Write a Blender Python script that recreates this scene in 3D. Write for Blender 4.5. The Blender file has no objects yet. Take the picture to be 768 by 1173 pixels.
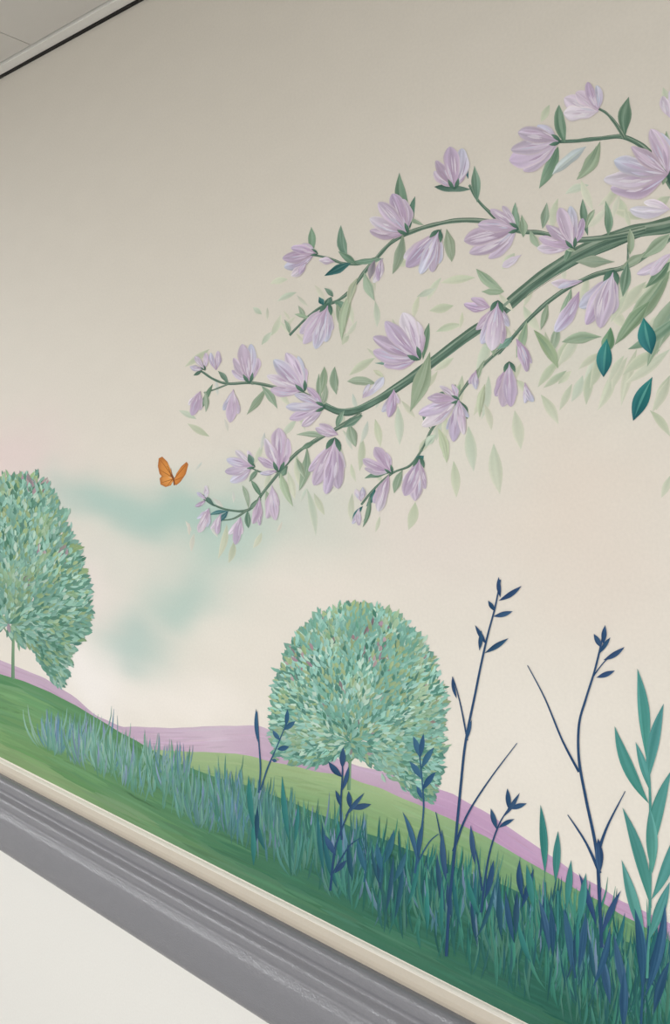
import bpy, math, random
from mathutils import noise, Vector
random.seed(7)
R=random.random
def U(a,b): return a+(b-a)*random.random()
scene=bpy.context.scene
scene.view_settings.view_transform='Standard'
# ---------------------------------------------------------------- survey
F=900.0; D=0.886; H=1.667
FX,FY=-0.6248,0.7808
CEIL=2.45
YS=.11           # paint film thickness scale
BGC=(214,207,193)
def W(px,py):
    u=(px-384)/F; v=(496-py)/F
    d=D/(FY-FX*u)
    return d*(FX+FY*u), H+v*d
def lin(c):
    o=[]
    for x in c[:3]:
        x=max(0,min(255,x))/255
        o.append(x/12.92 if x<=.04045 else ((x+.055)/1.055)**2.4)
    return o
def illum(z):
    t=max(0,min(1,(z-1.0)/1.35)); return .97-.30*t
def mix(a,b,t): return tuple(a[i]+(b[i]-a[i])*t for i in range(3))
def jit(c,a):
    k=U(-a,a); return tuple(x+k+U(-a,a)*.35 for x in c[:3])
# ---------------------------------------------------------------- materials
def new_mat(name):
    m=bpy.data.materials.new(name); m.use_nodes=True
    nt=m.node_tree; b=nt.nodes['Principled BSDF']; return m,nt,b
def paint_mat(name,rough=.6,bump=.08,spec=.5):
    m,nt,b=new_mat(name)
    a=nt.nodes.new('ShaderNodeVertexColor'); a.layer_name='Col'
    tc=nt.nodes.new('ShaderNodeTexCoord')
    n=nt.nodes.new('ShaderNodeTexNoise'); n.inputs['Scale'].default_value=260; n.inputs['Detail'].default_value=3
    nt.links.new(tc.outputs['Object'],n.inputs['Vector'])
    mr=nt.nodes.new('ShaderNodeMapRange'); mr.inputs['To Min'].default_value=.95; mr.inputs['To Max'].default_value=1.05
    nt.links.new(n.outputs['Fac'],mr.inputs['Value'])
    mx=nt.nodes.new('ShaderNodeVectorMath'); mx.operation='SCALE'
    nt.links.new(a.outputs['Color'],mx.inputs[0]); nt.links.new(mr.outputs['Result'],mx.inputs['Scale'])
    nt.links.new(mx.outputs['Vector'],b.inputs['Base Color'])
    b.inputs['Roughness'].default_value=rough; b.inputs['Specular IOR Level'].default_value=spec
    if bump:
        bp=nt.nodes.new('ShaderNodeBump'); bp.inputs['Strength'].default_value=bump; bp.inputs['Distance'].default_value=.001
        nt.links.new(n.outputs['Fac'],bp.inputs['Height']); nt.links.new(bp.outputs['Normal'],b.inputs['Normal'])
    return m
def flat_mat(name,c,rough=.6,metal=0,nscale=300,bump=.1,var=.04):
    m,nt,b=new_mat(name)
    tc=nt.nodes.new('ShaderNodeTexCoord')
    n=nt.nodes.new('ShaderNodeTexNoise'); n.inputs['Scale'].default_value=nscale; n.inputs['Detail'].default_value=2
    nt.links.new(tc.outputs['Object'],n.inputs['Vector'])
    cr=nt.nodes.new('ShaderNodeValToRGB'); l=lin(c)
    cr.color_ramp.elements[0].color=[x*(1-var) for x in l]+[1]; cr.color_ramp.elements[1].color=[x*(1+var) for x in l]+[1]
    nt.links.new(n.outputs['Fac'],cr.inputs['Fac']); nt.links.new(cr.outputs['Color'],b.inputs['Base Color'])
    b.inputs['Roughness'].default_value=rough; b.inputs['Metallic'].default_value=metal
    bp=nt.nodes.new('ShaderNodeBump'); bp.inputs['Strength'].default_value=bump; bp.inputs['Distance'].default_value=.001
    nt.links.new(n.outputs['Fac'],bp.inputs['Height']); nt.links.new(bp.outputs['Normal'],b.inputs['Normal'])
    return m
PM=paint_mat('mural_paint',.7,0,.25)
# ---------------------------------------------------------------- paint mesh builder
class Paint:
    def __init__(s,name,y0,step=4e-6):
        s.name=name; s.v=[]; s.f=[]; s.c=[]; s.y=y0; s.step=step
    def grid(s,rows,cols):       # rows: list of rows of pixel points, cols same with colour
        base=len(s.v); n=len(rows[0])
        for r,cr in zip(rows,cols):
            for p,c in zip(r,cr):
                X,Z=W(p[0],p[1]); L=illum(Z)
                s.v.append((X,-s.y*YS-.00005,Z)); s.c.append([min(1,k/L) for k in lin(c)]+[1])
        for i in range(len(rows)-1):
            for j in range(n-1):
                a=base+i*n+j
                s.f.append((a,a+1,a+n+1,a+n))
        s.y+=s.step
    def ribbon(s,pts,wf,cf,ns=3):
        rows=[];cols=[];n=len(pts)
        for i,p in enumerate(pts):
            t=i/(n-1)
            a=pts[max(0,i-1)]; b=pts[min(n-1,i+1)]
            dx,dy=b[0]-a[0],b[1]-a[1]; l=math.hypot(dx,dy) or 1
            nx,ny=-dy/l,dx/l; w=wf(t)*.5
            rows.append([(p[0]+nx*w*q,p[1]+ny*w*q) for q in [(-1+2*k/(ns-1)) for k in range(ns)]])
            cols.append([cf(t,-1+2*k/(ns-1)) for k in range(ns)])
        s.grid(rows,cols)
    def leaf(s,base,tip,w,c0,c1=None,bend=0.0,peak=1.0,n=8,split=10,ns=3,soft=0,petal=False,wob=0,streak=0):
        c1=c1 or c0
        dx,dy=tip[0]-base[0],tip[1]-base[1]
        mx_,my_=(base[0]+tip[0])/2-dy*bend,(base[1]+tip[1])/2+dx*bend
        pts=[]
        for i in range(n+1):
            t=i/n
            if petal: t=1-(1-t)**1.35 if t>0 else 0
            pts.append(((1-t)**2*base[0]+2*t*(1-t)*mx_+t*t*tip[0],(1-t)**2*base[1]+2*t*(1-t)*my_+t*t*tip[1]))
        ph=U(0,100)
        if petal:
            def wf(t):
                tt=1-(1-t)**1.35 if t<1 else 1
                if tt>=1: return .3
                k=math.sin(math.pi/2*min(1,tt/.6))**1.1 if tt<.6 else (1-((tt-.6)/.4)**2)**.62
                return max(.5,w*k*(1+wob*noise.noise(Vector((ph,tt*3,0)))))
        else:
            wf=lambda t: max(.25,w*abs(math.sin(math.pi*min(1,max(0,t))**peak))*(1+wob*noise.noise(Vector((ph,t*3,0)))))if 0<t<1 else .2
        def cf(t,q):
            c=mix(c0,c1,t)
            k=q*split
            if streak: k+=streak*noise.noise(Vector((ph+q*2.2,t*.8,5)))
            c=tuple(x+k for x in c)
            if soft and abs(q)>.9: c=mix(c,BGC,soft)
            return c
        s.ribbon(pts,wf,cf,ns)
        return pts
    def line(s,ctrl,w0,w1,c0,c1=None,split=8,ns=3,sub=6,shade=0,ph=None,wv=.12):
        c1=c1 or c0
        pts=spline(ctrl,sub)
        if ph is None: ph=U(0,99)
        s.ribbon(pts,lambda t:(w0+(w1-w0)*t)*(1+wv*noise.noise(Vector((ph,t*len(ctrl)*1.5,2)))),
            lambda t,q:tuple(x+q*split+shade*noise.noise(Vector((ph+t*len(ctrl)*2,q*3,0))) for x in mix(c0,c1,t)),ns)
    def build(s):
        me=bpy.data.meshes.new(s.name); me.from_pydata(s.v,[],s.f); 
        at=me.color_attributes.new('Col','FLOAT_COLOR','POINT')
        flat=[k for c in s.c for k in c]; at.data.foreach_set('color',flat)
        me.materials.append(PM); me.update()
        o=bpy.data.objects.new(s.name,me); scene.collection.objects.link(o); return o
def spline(P,sub=6):
    if len(P)<3:
        return [(P[0][0]+(P[1][0]-P[0][0])*i/sub,P[0][1]+(P[1][1]-P[0][1])*i/sub) for i in range(sub+1)]
    out=[]
    for i in range(len(P)-1):
        p0=P[max(0,i-1)];p1=P[i];p2=P[i+1];p3=P[min(len(P)-1,i+2)]
        for k in range(sub):
            t=k/sub
            out.append(tuple(.5*((2*p1[a])+(-p0[a]+p2[a])*t+(2*p0[a]-5*p1[a]+4*p2[a]-p3[a])*t*t+(-p0[a]+3*p1[a]-3*p2[a]+p3[a])*t**3) for a in (0,1)))
    out.append(P[-1]); return out
def interp(P,x):
    if x<=P[0][0]:
        s=(P[1][1]-P[0][1])/(P[1][0]-P[0][0]); return P[0][1]+s*(x-P[0][0])
    for a,b in zip(P,P[1:]):
        if x<=b[0]: return a[1]+(b[1]-a[1])*(x-a[0])/(b[0]-a[0])
    a,b=P[-2],P[-1]; return b[1]+(b[1]-a[1])/(b[0]-a[0])*(x-b[0])
def inside(poly,x,y):
    c=False;n=len(poly)
    for i in range(n):
        x1,y1=poly[i];x2,y2=poly[i-1]
        if (y1>y)!=(y2>y) and x<(x2-x1)*(y-y1)/(y2-y1)+x1: c=not c
    return c
def box(name,x0,x1,y0,y1,z0,z1,mat,parent=None,bev=0):
    v=[(x,y,z) for x in (x0,x1) for y in (y0,y1) for z in (z0,z1)]
    f=[(0,1,3,2),(4,6,7,5),(0,4,5,1),(2,3,7,6),(0,2,6,4),(1,5,7,3)]
    me=bpy.data.meshes.new(name); me.from_pydata(v,[],f); me.materials.append(mat)
    o=bpy.data.objects.new(name,me); scene.collection.objects.link(o)
    if parent: o.parent=parent
    if bev:
        b=o.modifiers.new('b','BEVEL'); b.width=bev; b.segments=2
    return o
# ---------------------------------------------------------------- room
RX0,RX1,RY0=-8.0,3.2,-4.0
def wall_back():
    xs=[RX0+i*.25 for i in range(int((-2.9-RX0)/.25)+1)]
    x=-2.85
    while x<.6: xs.append(x); x+=.012
    while x<RX1: xs.append(x); x+=.25
    xs.append(RX1)
    zs=[0,.2,.4,.6,.75,.8]; z=.82
    while z<CEIL: zs.append(z); z+=.012
    zs.append(CEIL)
    cream=lin((225,219,209))
    blobs=[]
    def bl(px,py,rx,ry,c,s,rot=0):
        X,Z=W(px,py); X2,_=W(px+rx,py); _,Z2=W(px,py+ry)
        blobs.append((X,Z,abs(X2-X),abs(Z2-Z),lin(c),s,rot))
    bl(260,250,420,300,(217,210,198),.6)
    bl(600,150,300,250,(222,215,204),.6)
    bl(20,530,60,50,(226,206,206),.6)
    bl(-60,560,70,80,(232,210,208),.7)
    bl(120,578,80,24,(164,196,188),.8)
    bl(180,602,60,26,(158,194,186),.7)
    bl(245,612,70,30,(158,194,184),.75)
    bl(320,590,80,45,(188,202,192),.5)
    bl(268,655,50,34,(164,198,188),.7)
    bl(215,690,60,34,(160,194,186),.7)
    bl(158,730,44,36,(158,190,184),.75)
    bl(130,640,60,26,(214,214,206),.6)
    bl(100,675,40,30,(230,220,216),.7)
    bl(110,765,50,40,(240,235,232),.8)
    bl(210,800,70,30,(238,231,224),.7)
    bl(250,735,50,25,(234,226,216),.5)
    bl(330,690,70,35,(232,223,214),.6)
    bl(480,620,100,70,(224,212,206),.5)
    bl(650,600,110,90,(226,213,201),.6)
    bl(690,700,90,70,(224,212,202),.5)
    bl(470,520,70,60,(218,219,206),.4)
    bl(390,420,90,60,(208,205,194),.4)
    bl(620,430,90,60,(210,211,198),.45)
    bl(600,850,90,70,(230,224,216),.5)
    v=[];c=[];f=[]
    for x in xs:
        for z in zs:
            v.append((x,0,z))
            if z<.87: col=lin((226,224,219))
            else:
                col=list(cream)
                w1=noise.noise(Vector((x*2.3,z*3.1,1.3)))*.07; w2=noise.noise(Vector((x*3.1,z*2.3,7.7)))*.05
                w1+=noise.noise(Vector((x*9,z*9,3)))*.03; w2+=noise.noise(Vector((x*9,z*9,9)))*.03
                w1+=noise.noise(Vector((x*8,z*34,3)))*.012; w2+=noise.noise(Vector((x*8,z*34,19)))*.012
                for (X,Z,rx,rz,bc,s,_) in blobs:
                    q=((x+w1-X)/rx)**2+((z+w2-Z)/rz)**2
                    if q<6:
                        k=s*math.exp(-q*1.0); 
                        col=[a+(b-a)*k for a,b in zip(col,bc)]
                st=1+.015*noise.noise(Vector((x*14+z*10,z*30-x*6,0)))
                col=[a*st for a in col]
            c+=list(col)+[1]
    n=len(zs)
    for i in range(len(xs)-1):
        for j in range(n-1):
            a=i*n+j; f.append((a,a+n,a+n+1,a+1))
    me=bpy.data.meshes.new('wall_back'); me.from_pydata(v,[],f)
    at=me.color_attributes.new('Col','FLOAT_COLOR','POINT'); at.data.foreach_set('color',c)
    m=paint_mat('wall_paint',.55,.05,.4); me.materials.append(m)
    o=bpy.data.objects.new('wall_back',me); scene.collection.objects.link(o)
wall_back()
white=flat_mat('white_wall',(228,227,224),.6)
box('wall_front',RX0,RX1,RY0-.1,RY0,0,CEIL,white)
box('wall_left',RX0-.1,RX0,RY0,0,0,CEIL,white)
box('wall_right',RX1,RX1+.1,RY0,0,0,CEIL,white)
box('floor',RX0,RX1,RY0,0,-.1,0,flat_mat('floor_vinyl',(170,169,166),.4))
# ceiling
tile=flat_mat('ceiling_tile',(218,214,208),.9,nscale=500,bump=.3)
tbar=flat_mat('ceiling_metal',(238,236,231),.5)
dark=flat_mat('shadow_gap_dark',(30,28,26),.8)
e=bpy.data.objects.new('ceiling',None); scene.collection.objects.link(e)
box('slab',RX0,RX1,RY0,0,CEIL+.012,CEIL+.1,dark,e)
g=-1.47; i0=int((RX0-g)/.6)-1
k=0
for i in range(i0,i0+20):
    x0=g+i*.6; x1=x0+.6
    a=max(RX0,x0)+.0012; b=min(RX1,x1)-.0012
    if b-a<.02: continue
    y=-.0305
    while y>RY0+.01:
        y2=max(RY0,y-.6)
        box('tile_%d'%k,a,b,y2+.0012,y-.0012,CEIL,CEIL+.011,tile,e); k+=1
        y=y2
box('wall_angle',RX0,RX1,-.029,-.007,CEIL-.005,CEIL+.011,tbar,e,.001)
box('shadow_gap_strip_1',RX0,RX1,-.0068,0,CEIL-.007,CEIL+.011,dark)  # solid dark strip standing in for the shade in the wall-ceiling gap
# ---------------------------------------------------------------- handrail (extruded profile)
def extrude(name,prof,mat,parent=None,smooth=True):
    v=[];f=[];n=len(prof)
    xs=[RX0+.01,RX1-.01]
    for x in xs:
        for p,z in prof: v.append((x,-p,z))
    for j in range(n-1): f.append((j,j+1,n+j+1,n+j))
    me=bpy.data.meshes.new(name); me.from_pydata(v,[],f); me.materials.append(mat)
    if smooth:
        for p in me.polygons: p.use_smooth=True
    o=bpy.data.objects.new(name,me); scene.collection.objects.link(o); o.parent=parent; return o
rail=bpy.data.objects.new('handrail',None); scene.collection.objects.link(rail)
beige=flat_mat('beige_batten',(188,178,163),.45)
cream=flat_mat('cream_edge',(228,222,212),.5)
grey=flat_mat('grey_vinyl',(122,122,127),.2,nscale=420,bump=.5,var=.05)
extrude('batten_top',[(0,.953),(.004,.953),(.0075,.950)],cream,rail)
extrude('batten',[(.0075,.950),(.013,.943),(.014,.938),(.014,.80),(0,.80)],beige,rail,False)
prof=[(.014,.933),(.021,.9335),(.027,.931),(.031,.925),(.032,.917),(.0305,.911),(.033,.907),(.039,.903),(.043,.898),(.0445,.892),(.0445,.887),(.048,.883),(.0535,.8765),(.0568,.869),(.0578,.860),(.0575,.845),(.056,.826),(.053,.812),(.049,.803),(.042,.798),(.02,.796),(0,.796)]
pp=spline(prof,4)
extrude('rail_cover',pp,grey,rail)
# ---------------------------------------------------------------- hills
RT=[(-600,868-.505*600),(1400,868+.505*1400)]   # top line of batten
def hill(name,top,bot,x0,x1,cf,y0,strokes,rows=10,sw=5,jt=10,slen=60):
    P=Paint(name,y0)
    B_=lambda x: min(interp(bot,x),interp(RT,x)-1)
    T_=lambda x: interp(top,x)
    xs=[];x=x0
    while x<=x1: xs.append(x); x+=6
    rws=[];cls=[]
    for x in xs:
        a=T_(x); b=B_(x)
        a+=noise.noise(Vector((x*.04,1,5)))*1.5
        rws.append([(x,a+(b-a)*k/rows) for k in range(rows+1)])
        cls.append([tuple(q+7*noise.noise(Vector((x*.02,k*1.7,y0*1000))) for q in cf(x,k/rows)) for k in range(rows+1)])
    P.grid(rws,cls)
    P.step=.0003/max(strokes,1)
    P.y+=.00006
    for _ in range(strokes):
        x=U(x0,x1-slen); s=U(.05,.94); L=U(.4,1)*slen; w=U(.5,1)*sw
        pts=[]
        for k in range(7):
            xx=x+L*k/6; a=T_(xx); b=B_(xx); pts.append((xx,a+(b-a)*s))
        hgt=B_(x)-T_(x)
        if hgt<4: continue
        c=jit(cf(x+L/2,s),jt)
        c2=cf(x+L/2,s)
        P.ribbon(pts,lambda t:max(.3,min(w,hgt*.3)*math.sin(math.pi*min(.98,max(.03,t)))),lambda t,q:mix(c,c2,abs(q)*.8),3)
    return P.build()
purple_top=[(-400,640),(-100,722),(0,756),(50,776),(85,798),(110,820),(140,832),(200,834),(260,831),(300,832),(335,846),(380,868),(430,882),(480,896),(520,910),(560,932),(610,966),(660,1000),(710,1030),(768,1058),(1300,1330)]
back_top=[(100,850),(165,858),(215,861),(270,863),(320,874),(360,883),(400,890),(440,905),(480,922),(520,940),(560,960),(600,984),(650,1012),(700,1040),(768,1078),(1300,1370)]
fore_top=[(-400,650),(-100,742),(0,772),(30,781),(60,794),(90,810),(120,828),(150,845),(190,868),(240,888),(300,905),(360,930),(430,958),(500,985),(580,1015),(660,1052),(768,1100),(1300,1380)]
def cp(x,s):
    c=mix((186,164,184),(164,133,160),s)
    if x>480: c=mix((186,155,184),(164,127,164),s)
    return mix(c,(206,193,202),max(0,.5-abs(x-250)/200))
hill('lavender_hill',purple_top,[(p[0],p[1]+60) for p in purple_top],-380,1250,cp,.0002,500,sw=4,jt=9)
def cb(x,s):
    c=mix((152,174,130),(118,152,106),min(1,s*2.2))
    c=mix(c,(98,142,104),max(0,min(1,(x-450)/300)))
    return mix(c,(76,122,92),max(0,s-.5))
hill('distant_meadow_hill',back_top,[(p[0],p[1]+100) for p in back_top],120,1250,cb,.0006,700,sw=5,jt=9)
def cf_(x,s):
    left=mix((104,148,104),(122,154,100),min(1,s*1.3))
    left=mix(left,(88,134,90),.5+.5*noise.noise(Vector((x*.012,s*3,2))))
    right=mix((56,108,90),(38,92,78),min(1,s*1.4))
    k=max(0,min(1,(x-60)/380)); c=mix(left,right,k)
    c=mix(c,(100,146,106),max(0,.5-abs(x-460)/300)*max(0,1-abs(s-.85)/.3)*.8)
    if x<170 and s<.12: c=mix(c,(84,132,90),.8)
    if s>.85: c=mix(c,mix((136,158,114),(60,106,84),k),.5)
    return c
hill('meadow_hill',fore_top,RT,-380,1250,cf_,.0010,1500,rows=14,sw=7,jt=10,slen=80)
# ---------------------------------------------------------------- trees
def tree(name,poly,c0,trunk,y0,n,cols,mauve):
    P=Paint(name,y0)
    for t in trunk: P.line(t[0],t[1],t[2],(96,132,104),(120,150,118),split=14)
    xs=[p[0] for p in poly]; ys=[p[1] for p in poly]
    H_=max(ys)-min(ys)
    def samp(sp=0):
        while True:
            x,y=U(min(xs),max(xs)),U(min(ys),max(ys))
            if inside(poly,x,y): return x+random.gauss(0,sp),y+random.gauss(0,sp)
    def dab(x,y,l,w,c):
        dx,dy=x-c0[0],(y-c0[1])
        a=math.atan2(dy,dx*1.0)+U(-.6,.6)
        tip=(x+math.cos(a)*l,y+math.sin(a)*l)
        P.leaf((x-math.cos(a)*l*.3,y-math.sin(a)*l*.3),tip,w,c,mix(c,(205,216,200),U(0,.2)),bend=U(-.15,.15),n=4,split=4)
    P.step=8e-7
    for _ in range(int(n*.3)):
        x,y=samp(); x=c0[0]+(x-c0[0])*.97; y=c0[1]+(y-c0[1])*.97
        k=max(0,min(1,(y-min(ys))/H_))
        dab(x,y,U(8,14),U(7,11),jit(mix((112,154,136),(84,130,118),k),9))
    for i in range(n):
        x,y=samp(2.2)
        nz=noise.noise(Vector((x*.02,y*.02,3)))
        nz2=noise.noise(Vector((x*.028,y*.028,11)))
        k=max(0,min(1,(y-min(ys))/H_))
        r=R()
        if r<.14+nz*.45+k*.12: c=cols[0]
        elif r<.48+nz2*.5: c=cols[1]
        elif r<.76: c=cols[2]
        elif r<.90+nz2*.3: c=cols[3]
        else: c=cols[4]
        if nz2<-.16 and R()<.5: c=mix(c,cols[3],.6)
        if R()<mauve(x,y): c=random.choice([(150,124,138),(126,110,116),(160,136,140)])
        c=mix(c,(80,126,112),k*k*.4)
        c=tuple(q+16*nz for q in c)
        dab(x,y,U(5,9.5),U(2.6,4.6),jit(c,9))
    return P.build()
cols=[(72,122,108),(114,164,150),(144,190,178),(144,164,122),(182,206,190)]
poly2=[(316,862),(314,800),(322,764),(340,730),(365,706),(395,694),(425,695),(455,707),(480,730),(498,764),(507,805),(508,850),(504,885),(492,918),(480,912),(462,898),(440,884),(420,868),(402,862),(385,866),(360,874),(338,872)]
tree('round_tree',poly2,(402,850),[([(400,905),(401,880),(403,840)],4,3),([(401,875),(385,850)],2,1.5),([(402,872),(425,848)],2,1.5)],.0018,4600,cols,
     lambda x,y:max(0,.3-math.hypot(x-338,y-755)/90)+max(0,.12-math.hypot(x-440,y-740)/300)+.01)
poly1=[(-120,600),(-90,562),(-50,545),(0,548),(22,545),(45,548),(58,560),(72,592),(88,632),(97,665),(102,700),(96,724),(82,742),(70,785),(58,772),(44,755),(28,735),(10,722),(-10,722),(-40,735),(-70,760),(-95,750),(-115,700),(-125,650)]
tree('round_tree',poly1,(10,715),[([(15,778),(15,750),(16,700)],4,3),([(15,735),(2,715)],2,1.5)],.0018,5400,
     [(72,118,100),(108,152,138),(138,180,166),(138,160,114),(170,196,180)],
     lambda x,y:max(0,.5-math.hypot((x-40),(y-550)*1.6)/60)+max(0,.15-math.hypot(x-75,y-640)/100)+.008)
# ---------------------------------------------------------------- butterfly
B=Paint('butterfly',.001,3e-5)
def fan(P,c,pts,cc,ce):
    rows=[[(c[0]+(p[0]-c[0])*k,c[1]+(p[1]-c[1])*k) for p in pts] for k in (.02,.4,.75,1)]
    P.grid(rows,[[cc]*len(pts),[mix(cc,ce,.1)]*len(pts),[mix(cc,ce,.35)]*len(pts),[ce]*len(pts)])
og=(206,140,66);od=(160,96,44)
fan(B,(199,547),[(197,541),(192,529),(186,523),(182,525),(181,534),(183,543),(186,546)],og,od)
fan(B,(199,548),[(186,545),(183,548),(184,555),(190,558),(196,556),(199,550)],(214,150,76),od)
fan(B,(200,549),[(202,543),(208,534),(214,529),(216,532),(213,543),(207,552),(202,556),(199,553)],(198,128,58),od)
for a,b in [((198,546),(184,527)),((198,547),(183,538)),((198,549),(185,553)),((198,549),(192,556)),((200,548),(213,533)),((201,550),(211,546))]:
    B.line([a,b],1,.5,(150,84,30),split=0)
B.line([(196,543),(199,549),(200,556)],2.6,1.6,(120,66,26),split=5)
B.line([(196,543),(193,536),(191,534)],.7,.4,(110,66,30)); B.line([(197,543),(196,536)],.7,.4,(110,66,30))
B.build()
# ---------------------------------------------------------------- magnolia branch
M=Paint('magnolia_branch',.0003,8e-6)
SG=(130,147,127);PG=(186,188,168);DG=(58,92,80);MG=(90,120,102);TG=(34,100,104);BG_=(170,182,178)
faint=[((560,385),(545,430),13),((505,470),(500,505),12),((590,470),(597,515),14),((566,508),(573,566),16),((537,488),(543,540),14),((520,528),(523,570),11),
((476,575),(468,607),12),((456,465),(458,510),11),((404,565),(404,600),8),((352,560),(362,614),9),((340,520),(345,560),10),((330,540),(338,572),9),
((520,350),(492,356),11),((506,318),(490,345),8),((620,452),(640,486),12),((625,380),(640,420),11),((560,430),(552,480),10),((600,350),(620,380),12),
((700,395),(668,440),13),((730,400),(712,465),12),((705,420),(685,470),12),((768,400),(716,440),13),((668,430),(655,460),12),((735,330),(768,318),12),
((430,410),(400,430),10),((240,500),(215,485),8),((225,480),(205,470),7),((260,600),(250,640),8),((300,610),(290,628),7),((268,620),(262,645),8),
((330,320),(310,325),8),((340,335),(318,345),7),((300,360),(290,352),7),((400,380),(392,395),8),((395,340),(405,372),8),((310,385),(322,360),8),
((520,410),(498,425),10),((478,340),(500,330),8),((592,435),(606,452),9),((690,345),(720,380),14),((768,430),(752,470),13),((745,470),(768,500),10),
((768,545),(758,570),9),((640,440),(655,425),9),((530,430),(520,470),10),((430,480),(436,512),9),((415,500),(412,540),9),((494,500),(480,520),9),((500,380),(530,372),9),
((360,565),(372,590),8),((340,480),(322,500),8),((240,400),(212,420),8),((300,395),(312,380),7),((708,225),(720,250),12),((740,250),(700,240),10),((768,225),(748,238),12),
((675,212),(648,222),10),((630,120),(620,140),9),((760,100),(768,135),14),((590,290),(575,308),13),((430,345),(432,375),8),((470,300),(455,305),8),((545,318),(505,324),10)]
for b,t,w in faint:
    c=random.choice([(184,190,168),(174,182,160),(188,192,174),(178,188,174)])
    M.leaf(b,t,w,jit(mix(c,(156,168,148),.42),5),mix(c,(203,200,186),.3),bend=U(-.12,.12),split=5,ns=5,soft=.35,streak=10)
def near(n,x0,x1,y0,y1,cs,lmin,lmax,ang):
    for _ in range(n):
        x,y=U(x0,x1),U(y0,y1); a=math.radians(U(*ang)); l=U(lmin,lmax)
        c=random.choice(cs)
        M.leaf((x,y),(x+math.cos(a)*l,y+math.sin(a)*l),l*.26,jit(c,6),mix(c,(203,200,188),.45),bend=U(-.12,.12),split=6,ns=5,soft=.4)
near(20,640,768,300,440,[(156,170,146),(172,180,160)],30,55,(100,150))
near(12,600,768,195,330,[(172,180,160),(184,188,172)],24,40,(40,150))
near(16,300,440,440,600,[(178,185,166),(174,184,174)],16,30,(50,120))
near(14,210,330,400,620,[(188,188,178),(182,187,184)],12,22,(40,150))
near(14,300,450,310,400,[(184,185,168),(176,180,164)],14,24,(40,140))
near(14,440,600,330,480,[(180,184,164)],18,34,(50,130))
M.y=.0014
bc0=(100,120,104);bc1=(78,106,92)
def br(p,w0,w1,c=bc0):
    p=[p[0]]+[(a+U(-1,1),b+U(-1.6,1.6)) for a,b in p[1:-1]]+[p[-1]]
    ph=U(0,99)
    M.line(p,w0,w1,c,bc1,split=-10,ns=7,sub=7,shade=30,ph=ph,wv=.32)
    M.line([(a+U(-1,1),b+w0*.2) for a,b in p],w0*.22,w1*.2,(70,94,82),split=0,shade=20,sub=6,wv=.8)
    M.line([(a+U(-1,1),b-w0*.16) for a,b in p],w0*.2,w1*.2,(140,150,136),(112,136,120),split=0,shade=26,sub=6,wv=.8)
M.step=2.4e-5
br([(900,226),(820,246),(768,262),(735,268),(700,282),(660,300),(615,330),(585,352)],11,1,(112,130,112))
br([(980,190),(900,215),(840,232),(768,256),(720,268),(665,290),(612,322),(570,360),(530,388),(482,424),(442,453),(412,468),(390,470),(368,462)],19,6)
br([(372,463),(345,450),(315,442),(290,440),(262,440),(245,434),(232,424),(222,424)],4.5,2)
br([(262,440),(245,446),(234,450)],2,1.5)
br([(800,250),(775,220),(755,188),(738,168),(715,158),(690,159),(660,162),(638,162)],9,3)
br([(716,158),(706,142),(694,130),(680,122)],5,2.5)
br([(740,262),(700,272),(655,276),(622,268),(600,264),(580,258),(560,244),(548,228),(538,212)],7,3)
br([(598,263),(565,256),(530,253),(500,257),(472,266),(450,278),(432,296),(418,312),(402,332),(386,346),(370,352),(350,366),(332,384)],6,2.5)
br([(432,296),(410,303),(392,300),(376,294),(358,292)],4,2)
br([(768,272),(735,296),(712,308),(684,314),(655,328),(628,346),(604,368),(588,386),(572,405)],8,3)
br([(586,390),(560,412),(542,432),(528,452),(512,472),(496,492),(484,515),(470,532),(450,541),(430,558),(414,578)],4,2)
br([(414,474),(390,488),(362,504),(340,520),(322,540),(304,562),(286,582),(262,585),(244,578)],5,2.2)
br([(290,580),(270,592),(256,596)],2.5,1.5)
br([(322,540),(300,540),(285,534)],2.5,1.5)
br([(290,440),(284,432),(282,425)],3,2)
br([(484,515),(478,524)],2.5,2)
br([(720,300),(720,280)],3,2)
M.y=.0026;M.step=9e-6
def mix3(a,b,t): return (a[0]+(b[0]-a[0])*t,a[1]+(b[1]-a[1])*t)
def L(b,t,w,c,bend=.08,hi=None):
    c=jit(c,8)
    M.leaf(b,t,w,c,mix(c,(172,184,166),.25),bend=bend,split=9,ns=7,n=10,wob=.3,streak=34,soft=.22,peak=U(.85,1.15))
    for _ in range(2):
        o=U(-.22,.22)*w
        M.leaf((mix3(b,t,.12)[0]+o*.5,mix3(b,t,.12)[1]),(mix3(b,t,.85)[0]+o,mix3(b,t,.85)[1]),w*.15,mix(c,random.choice([(180,192,174),(60,96,84)]),.35),mix(c,(186,194,178),.35),bend=bend,split=0,n=5)
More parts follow.
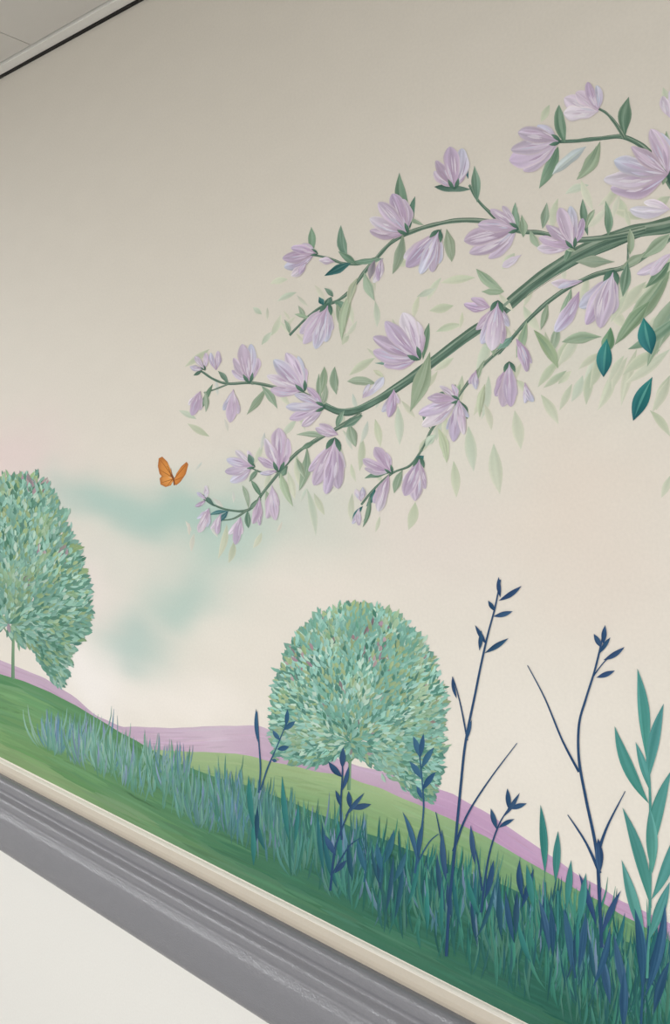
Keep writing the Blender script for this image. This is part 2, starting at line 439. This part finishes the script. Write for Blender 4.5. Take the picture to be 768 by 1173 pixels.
for a in [((470,260),(458,198),15,MG),((470,262),(476,225),8,DG),((357,292),(357,260),9,MG),((372,316),(404,300),9,(30,84,88)),((400,302),(391,258),10,MG),
((404,300),(440,296),7,MG),((648,164),(641,120),14,MG),((640,168),(618,216),14,MG),((717,158),(721,111),14,MG),((688,162),(661,206),14,SG),
((672,168),(633,200),13,(170,180,186)),((498,214),(540,217),9,DG),((547,232),(544,190),10,MG),((537,205),(534,180),5,(30,84,88)),((596,265),(591,232),9,MG),((600,272),(598,246),9,SG),((622,262),(627,232),9,SG),
((674,270),(668,228),9,MG),((672,262),(682,240),7,SG),((697,270),(694,230),10,MG),((760,212),(764,150),18,SG),((770,215),(780,150),22,DG),((512,262),(518,300),13,SG),((506,262),(498,290),7,MG),
((462,268),(450,314),12,SG),((468,250),(486,258),5,SG),((546,308),(578,334),12,SG),((578,334),(552,334),8,SG),((493,403),(470,472),17,SG),((485,412),(492,370),9,MG),
((432,440),(398,437),11,SG),((428,424),(440,432),6,PG),((478,407),(430,416),8,(90,130,120)),((478,405),(482,398),7,DG),((372,420),(366,455),9,SG),((384,420),(386,452),10,SG),((368,462),(366,428),6,SG),
((305,445),(283,475),8,SG),((300,442),(318,468),9,SG),((286,434),(280,420),7,DG),((330,448),(345,440),6,DG),((368,466),(374,440),8,SG),((244,440),(230,470),6,MG),((262,441),(250,425),6,MG),((235,448),(236,472),6,SG),((232,424),(222,430),4,DG),
((705,300),(660,300),12,SG),((660,322),(632,325),8,SG),((712,308),(740,290),10,SG),((735,296),(768,268),14,SG),((720,300),(714,340),12,MG),((722,292),(722,262),9,SG),
((768,310),(716,376),20,SG),((790,330),(742,420),22,SG),((745,345),(705,395),16,(106,136,106)),((780,360),(720,400),14,MG),((768,300),(740,330),12,MG),
((690,386),(644,392),13,SG),((700,375),(690,410),13,(100,134,104)),((640,372),(632,405),10,SG),((612,378),(640,422),13,(140,158,128)),((655,330),(640,372),10,SG),((604,368),(592,410),10,SG),((628,348),(620,378),8,SG),
((572,382),(566,408),10,SG),((588,385),(570,400),8,(90,130,120)),((575,350),(572,375),6,SG),((545,440),(556,412),6,SG),((528,440),(520,470),8,(150,165,140)),((556,440),(550,478),9,(165,176,150)),
((525,458),(536,480),9,DG),((512,455),(500,452),7,DG),((526,474),(522,440),7,MG),((494,492),(484,470),5,MG),((488,512),(500,498),9,(160,175,158)),((476,530),(486,522),8,(30,90,92)),((462,538),(452,565),10,SG),((450,541),(440,520),6,(90,130,120)),((448,542),(418,548),7,MG),
((430,560),(420,580),7,(30,84,88)),((416,580),(404,600),6,(30,84,88)),((424,566),(416,604),6,MG),((502,490),(512,530),11,(176,186,160)),
((400,484),(408,512),12,SG),((392,490),(416,476),9,MG),((386,490),(395,470),7,MG),((362,505),(344,515),7,MG),((352,512),(343,562),12,SG),((340,525),(350,548),8,SG),((330,534),(320,548),8,MG),((372,500),(340,498),7,SG),
((305,562),(314,590),9,SG),((322,542),(336,580),9,(150,168,142)),((300,570),(288,550),6,MG),((286,583),(300,572),6,MG),((285,583),(278,556),6,SG),((262,585),(248,598),6,(40,90,100)),((246,580),(232,566),5,DG),((262,586),(240,590),5,(40,90,100)),((284,585),(285,605),7,MG),((290,534),(285,520),7,DG),((296,538),(286,552),6,MG),
((384,346),(398,352),9,MG),((386,348),(392,378),9,SG),((404,334),(392,390),12,(150,165,138)),((382,340),(372,330),6,MG),((372,352),(380,340),9,DG),((350,366),(342,350),5,SG),((332,382),(326,366),5,SG),((418,312),(430,345),10,SG),((410,318),(400,350),9,(160,170,146)),((356,366),(338,360),5,SG),
((430,298),(424,320),8,(120,110,120)),((410,303),(388,288),7,MG),((372,350),(366,340),6,(30,84,88)),((655,280),(648,300),8,MG),((640,276),(660,288),7,SG),((608,264),(620,285),8,SG)]:
    L(a[0],a[1],a[2],a[3],bend=U(-.16,.16))
for b,t,w in [((738,364),(747,406),21),((696,388),(692,432),18),((748,432),(726,482),18)]:
    M.leaf(b,t,w,(44,120,116),(28,86,94),bend=.05,peak=1.1,split=14,ns=7,n=12,streak=22)
    M.leaf(mix3(b,t,.1),mix3(b,t,.9),w*.15,(90,152,142),(54,118,116),bend=.05,split=0)
# flowers
LIL=(178,166,184);MAU=(157,138,159);PAL=(202,197,205);BLU=(178,183,200);WHT=(210,205,209)
fi=0
def flower(base,tips,w=None,pal=0,sep=1):
    global fi
    M.y=.0048+(fi%4)*.0010; M.step=1.6e-5; fi+=1
    order=sorted(range(len(tips)),key=lambda i:-abs(i-(len(tips)-1)/2)+U(-.3,.3))
    for i in order:
        t=tips[i]; l=math.hypot(t[0]-base[0],t[1]-base[1])
        ww=(w or .46)*l*U(.72,1.02); bend=.24*((i-(len(tips)-1)/2)/max(1,len(tips)-1))+U(-.05,.05)
        cb=jit(random.choice([MAU,(165,143,168),LIL]),6); ct=jit(random.choice([PAL,BLU,LIL,LIL,(171,157,181)]),6)
        pl=pal if pal else (.12 if R()<.5 else 0)
        cb=mix(cb,PAL,pl); ct=mix(ct,PAL,pl)
        M.leaf(base,t,ww,cb,ct,bend=bend,petal=True,split=7,ns=9,n=14,soft=.3,wob=.35,streak=36)
        dx,dy=(t[0]-base[0])/l,(t[1]-base[1])/l
        for k in range(8):
            o=U(-.36,.36)*ww; a=U(.05,.5); e_=min(.97,a+U(.25,.5))
            def P_(tt):
                q=mix3(base,t,tt); cur=bend*l*2*tt*(1-tt)*.5*2
                sc=math.sin(math.pi/2*min(1,tt/.6)) if tt<.6 else max(.2,(1-((tt-.6)/.4)**2))**.6
                return (q[0]-dy*(cur+o*sc),q[1]+dx*(cur+o*sc))
            p=P_(a); q=P_(e_)
            c=random.choice([MAU,(149,127,155),WHT,BLU,PAL,(188,176,193),(165,143,168),PAL])
            if pal: c=mix(c,PAL,pal)
            M.leaf(p,q,U(1.2,3.0)*max(.6,l/45),jit(mix(c,cb,.2),5),mix(c,ct,.6),bend=bend*.4,split=0,n=4)
    if sep:
        t=tips[len(tips)//2]; l=math.hypot(t[0]-base[0],t[1]-base[1])
        dx,dy=(t[0]-base[0])/l,(t[1]-base[1])/l
        for s in (-1,1):
            M.leaf((base[0]-dx*3,base[1]-dy*3),(base[0]+dx*l*.2-dy*s*l*.13,base[1]+dy*l*.2+dx*s*l*.13),l*.10,DG,MG,bend=.1*s,split=6,n=5)
flower((686,128),[(647,112),(646,130),(660,106)],.5,.4,0); flower((686,126),[(674,94),(684,98)],.42,0,0); 
flower((640,162),[(600,196),(584,184),(586,172),(594,152),(616,144),(622,152)],.42,.1)
flower((766,200),[(700,216),(692,206),(704,184),(724,168),(746,148),(756,152)],.4,.1,0)
flower((768,135),[(760,110),(772,100)],.5,.5,0)
flower((521,214),[(498,196),(500,184),(516,168),(530,170),(534,184)],.42)
flower((466,266),[(424,264),(424,250),(434,232),(450,222),(462,228)],.42)
flower((503,266),[(463,296),(466,306),(482,314),(496,312),(504,302)],.38)
flower((592,262),[(560,296),(538,290),(532,276),(548,258),(562,240),(576,236)],.36,.1)
flower((657,282),[(616,284),(618,272),(626,258),(642,238),(654,236),(668,250)],.38)
flower((703,312),[(664,352),(672,372),(688,376),(702,360),(708,342)],.38)
flower((668,322),[(632,324),(640,330)],.34,.1,0); flower((664,334),[(636,380),(646,376)],.32,0,0)
flower((362,290),[(326,306),(324,296),(334,284),(346,280)],.42); flower((352,300),[(334,316),(344,314)],.5,.1,0)
flower((384,300),[(366,298)],.5,.2,0); flower((438,296),[(428,324),(434,322)],.34,.1,0)
flower((376,350),[(344,382),(348,394),(362,400),(374,392),(382,378)],.38)
flower((480,410),[(440,418),(428,402),(428,386),(442,368),(462,358),(478,368),(484,380)],.38)
flower((571,347),[(546,378),(552,394),(564,402),(576,394),(584,374)],.36)
flower((562,352),[(532,348),(540,342)],.4,0,0)
flower((592,388),[(604,426),(610,416)],.34,0,0)
flower((584,417),[(568,454),(576,466),(586,466),(592,454)],.36)
flower((602,438),[(602,462),(612,460)],.4,0,0)
flower((286,436),[(266,424),(268,410),(278,394),(288,394),(296,410)],.4)
flower((348,446),[(310,446),(306,430),(314,412),(328,404),(342,408),(348,420)],.36)
flower((370,466),[(346,488),(332,480),(328,466),(338,452),(352,444)],.38)
flower((234,422),[(218,420),(224,408),(236,404)],.46,.2); flower((248,424),[(242,404),(250,402)],.4,.1,0)
flower((230,448),[(216,464),(220,476),(230,470)],.42,.1,0); flower((268,446),[(256,470),(264,484),(274,474)],.4,.15,0)
flower((452,446),[(438,472),(446,478),(458,462)],.38,0,0)
flower((416,456),[(424,440),(440,432)],.3,.2,0)
flower((524,458),[(484,488),(480,474),(490,456),(504,442),(518,440)],.36)
flower((526,458),[(512,492),(520,506),(532,498),(538,478)],.34,0,0)
flower((546,424),[(538,440),(546,446)],.4,0,0)
flower((290,534),[(264,552),(258,540),(260,526),(270,516),(284,516)],.4)
flower((320,538),[(298,542),(296,524),(304,502),(320,490),(330,502),(330,520)],.36)
flower((384,504),[(354,540),(360,556),(374,566),(388,560),(396,536)],.36)
flower((388,498),[(362,490),(366,486)],.4,.2,0)
flower((448,540),[(418,536),(416,526),(430,512),(442,518)],.4)
flower((481,526),[(462,552),(464,568),(476,574),(488,560)],.38)
flower((446,544),[(428,576),(434,586),(442,570)],.36,0,0)
flower((414,574),[(408,560),(416,558)],.4,.1,0); flower((412,582),[(404,600),(412,602)],.4,0,0)
flower((236,572),[(224,580),(226,564),(236,556)],.4); flower((240,582),[(226,594),(228,610),(238,604)],.4,0,0)
flower((254,588),[(242,606),(250,612)],.4,0,0); flower((276,592),[(262,612),(270,624),(278,612)],.4,.1,0)
flower((298,570),[(290,600),(298,602)],.34,0,0); flower((312,556),[(306,594),(316,596),(320,580)],.34,.1,0)
flower((768,240),[(722,240),(738,232)],.35,.5,0); flower((770,290),[(730,314),(746,316)],.34,.5,0)
flower((598,292),[(576,306)],.36,.7,0)
M.build()
# ---------------------------------------------------------------- grass
G=Paint('meadow_grass',.0040,8e-7)
gtop=[(-400,620),(0,790),(60,822),(100,820),(150,838),(200,858),(250,884),(300,910),(350,930),(400,945),(450,962),(500,985),(560,1005),(620,1025),(700,1060),(768,1085),(1200,1300)]
blades=[]
LC=[(124,166,156),(104,154,140),(130,158,170),(150,180,166),(98,144,116)]
RC=[(36,102,98),(28,84,88),(58,130,114),(32,80,96),(74,142,124),(38,96,94),(90,136,116)]
def gcol(k):
    c=mix(random.choice(LC),random.choice(RC),k)
    if R()<.14-.07*k: c=random.choice([(118,134,170),(130,140,180),(94,134,162)])
    return c
def gx():
    while True:
        x=-160+1150*R()
        if x<50 and R()<.985: continue
        if x<100 and R()<.3: continue
        return x
for it in range(1350+150):
    tuft=it>=1350
    x=gx()
    top=interp(gtop,x)+9*noise.noise(Vector((x*.05,3,3))); rt=868+.505*x
    s=R()**1.2; lo=rt-(34 if x<400 else 22); yb=top+34+(lo-top-34)*s
    k=max(0,min(1,(x-130)/330))
    hb=(40 if x<250 else 46)*(1+.3*max(0,(x-300)/400))
    c=gcol(k)
    for j in range(random.randint(7,12) if tuft else 1):
        cc=c if R()<.6 else gcol(k)
        cc=mix(cc,(32,84,80),k*.4*s)
        h=U(.4,1.0)*hb
        if R()<.12: h*=1.5
        if tuft: h=U(.6,1.25)*hb
        lean=U(-.42,.46) if tuft else U(-.22,.25)
        blades.append((yb+U(-2,2),x+(U(-5,5)+lean*10 if tuft else 0),h,lean,U(1.3,2.8)*(1+.45*k),jit(mix(cc,mix((76,124,98),(40,94,82),k),.5),6),jit(cc,10)))
blades.sort(key=lambda b:b[0])
for yb,x,h,lean,w,c0,c1 in blades:
    G.leaf((x,yb),(x+lean*h,yb-h),w,c0,c1,bend=lean*.4+U(-.05,.05),peak=U(.7,1.1),n=5,split=6)
G.step=8e-6
for _ in range(60):
    x=U(290,1000); top=interp(gtop,x); yb=top+U(40,90); h=U(40,75)
    lean=U(-.35,.35)
    c=random.choice([(30,74,98),(34,96,104),(44,118,114),(32,68,98)])
    G.leaf((x,yb),(x+lean*h,yb-h),U(4,7),mix(c,(36,84,84),.4),jit(c,8),bend=lean*.3,peak=.9,n=8,split=10)
G.build()
# ---------------------------------------------------------------- tall stems
NV=(32,64,100);NB=(40,80,112)
def plant(name,lines,leaves,c=NV,y0=.0088,ws=1.0,ls=1.0):
    P=Paint(name,y0,2e-5)
    for pts,w0,w1 in lines: P.line(pts,w0*.82,w1*.9,c,mix(c,(70,110,140),.15),split=5,ns=3)
    for a in leaves:
        b,t,w=a[:3]; bend=a[3] if len(a)>3 else U(-.1,.1)
        cc=jit(c,8); P.leaf(b,t,w*ws,cc,mix(cc,(84,124,150),.2),bend=bend,split=7,n=12,ns=7,streak=26 if w>8 else 8)
    return P.build()
plant('wildflower_stem',[([(512,1095),(515,1040),(521,980),(528,905),(534,850),(545,795),(552,760),(560,725),(568,695),(574,664)],4.5,1.8),
 ([(536,848),(530,815),(524,790),(519,775)],2.5,1),([(520,975),(535,935),(560,895),(593,851)],4,1),([(513,1000),(506,960),(500,930)],3,1)],
 [((574,684),(572,661),5),((572,688),(598,671),6),((568,700),(560,688),5),((566,706),(588,700),6),((558,738),(545,716),5),((556,748),(583,731),6),((550,745),(552,722),5),((534,850),(541,825),5),((519,775),(524,800),4),((512,1010),(507,950),7)])
plant('wildflower_stem',[([(690,1085),(688,1040),(684,975),(672,915),(664,870),(664,830),(672,800),(682,768),(690,735),(692,722)],5,2),
 ([(664,884),(645,848),(625,800),(605,762)],3.5,1),([(686,975),(697,945),(717,906)],5,1),([(688,1000),(672,965),(651,933)],5,1),([(680,775),(695,756),(715,743)],2,1)],
 [((690,742),(681,726),6),((692,738),(694,716),6),((692,756),(716,741),6),((684,776),(705,768),6),((688,748),(700,730),5),((686,960),(688,1000),9),((684,1060),(664,1000),7),((690,1070),(712,1020),7)])
plant('wildflower_stem',[([(552,1045),(556,1010),(562,975),(572,945),(584,925)],3.5,1.5),([(553,1020),(548,985),(540,955)],3,1)],
 [((584,928),(582,903),6),((584,926),(604,920),6),((578,935),(596,908),5),((570,950),(563,926),6),((572,948),(590,938),5),((545,990),(540,945),6),((556,1030),(566,985),7),((600,1030),(596,985),7),((598,1040),(612,995),7)])
plant('wildflower_stem',[([(379,1020),(384,975),(392,950),(402,925)],3.5,1.5),([(392,962),(391,925),(393,885),(392,866)],3,1.5),([(382,1000),(400,970),(413,960)],2.5,1)],
 [((402,926),(426,921),7),((402,926),(400,906),6),((396,935),(418,908),5),((393,890),(377,872),7),((393,880),(394,856),7),((393,905),(400,878),5),((392,925),(385,905),5),((386,980),(372,955),7),((384,1000),(398,985),6)])
plant('wildflower_stem',[([(297,908),(299,880),(297,848),(295,815)],2.8,1.2),([(299,905),(307,880),(318,855),(328,830)],2.5,1.2)],
 [((328,832),(330,812),5),((326,836),(339,826),6),((322,848),(313,836),5),((318,858),(332,855),6),((312,870),(318,872),4),((296,850),(294,812),4)],NB)
plant('wildflower_stem',[([(476,1000),(482,960),(486,925),(484,890),(481,862)],3,1.5),([(478,990),(492,965),(503,955)],2.5,1)],
 [((482,868),(474,843),7),((482,868),(486,840),6),((484,880),(498,856),7),((484,892),(470,872),7),((485,905),(500,884),7),((484,915),(478,900),5),((478,985),(462,930),6),((480,985),(486,940),6)],NB)
plant('wildflower_stem',[([(436,1010),(440,980),(450,955)],3,1),([(418,1010),(420,985),(414,960)],3,1)],
 [((440,990),(452,950),7),((438,1000),(432,965),7),((452,1010),(466,975),7),((420,1000),(410,960),7)],(36,88,106))
TL=(72,138,128)
plant('teal_reed',[([(742,1120),(745,1040),(746,960),(745,900),(742,860),(738,830)],4,2.5)],
 [((741,868),(731,766),17,.05),((743,895),(761,806),17,-.06),((744,920),(705,832),17,-.1),((745,905),(729,850),11,.03),((746,985),(770,882),19,-.1),((748,1000),(745,925),17,.03),((747,1040),(714,925),17,.06),((747,1030),(776,950),17,.1),((740,1080),(713,985),16,0),((745,1075),(768,1010),16,0)],TL,ws=.78)
plant('teal_reed',[([(800,1160),(800,1050),(806,940)],4,2)],[((802,980),(830,890),18),((800,1020),(782,930),18),((800,1060),(834,980),18),((800,1080),(776,1020),18)],TL,ws=.8)
plant('teal_reed',[([(626,1060),(625,1010)],3,2),([(640,1070),(640,1020)],3,2)],
 [((625,1000),(620,922),9,.03),((637,1010),(640,952),9,0),((650,1040),(655,985),8,0),((664,1060),(672,1000),9,0),((612,1040),(604,990),8,0)],(52,122,118),.0094)
plant('indigo_reed',[([(735,1173),(738,1120),(744,1060)],4,2),([(660,1120),(652,1060)],3,2)],
 [((736,1130),(728,1040),13),((740,1140),(763,1035),14),((720,1150),(704,1070),11),((750,1160),(768,1100),12),((700,1150),(690,1090),11),((655,1110),(646,1040),10),((664,1110),(672,1045),10),((715,1180),(716,1110),12),((630,1090),(618,1030),9),((634,1095),(632,1035),9),((590,1080),(580,1020),8),((680,1130),(700,1060),9)],(34,74,104),.0099,ws=.85)
# ---------------------------------------------------------------- lights
lm,nt,b=new_mat('led_panel_glow'); b.inputs['Emission Color'].default_value=(1,1,1,1); b.inputs['Emission Strength'].default_value=3
for i,(x,y) in enumerate([(-6.6,-2.4),(-4.8,-2.4),(-3.0,-2.4),(-1.2,-2.4),(.6,-2.4),(2.2,-2.4)]):  # the two far-left panels are unseen, added to put highlights on the rail
    box('ceiling_light_panel',x-.3,x+.3,y-.3,y+.3,CEIL-.012,CEIL-.001,lm)
    ld=bpy.data.lights.new('panel_light','AREA'); ld.shape='SQUARE'; ld.size=.58; ld.energy=33; ld.color=(.98,.988,1)
    lo=bpy.data.objects.new('panel_light',ld); lo.location=(x,y,CEIL-.016); scene.collection.objects.link(lo)
w=bpy.data.worlds.new('World'); scene.world=w; w.use_nodes=True
w.node_tree.nodes['Background'].inputs[0].default_value=(.8,.8,.8,1); w.node_tree.nodes['Background'].inputs[1].default_value=.3
# ---------------------------------------------------------------- camera
cd=bpy.data.cameras.new('camera'); cd.sensor_fit='VERTICAL'; cd.sensor_height=36; cd.lens=F/1173*36
cd.shift_y=-(586.5-496)/1173; cd.clip_start=.01
co=bpy.data.objects.new('camera',cd); co.location=(0,-D,H); co.rotation_euler=(math.pi/2,0,math.atan2(-FX,FY))
scene.collection.objects.link(co); scene.camera=co
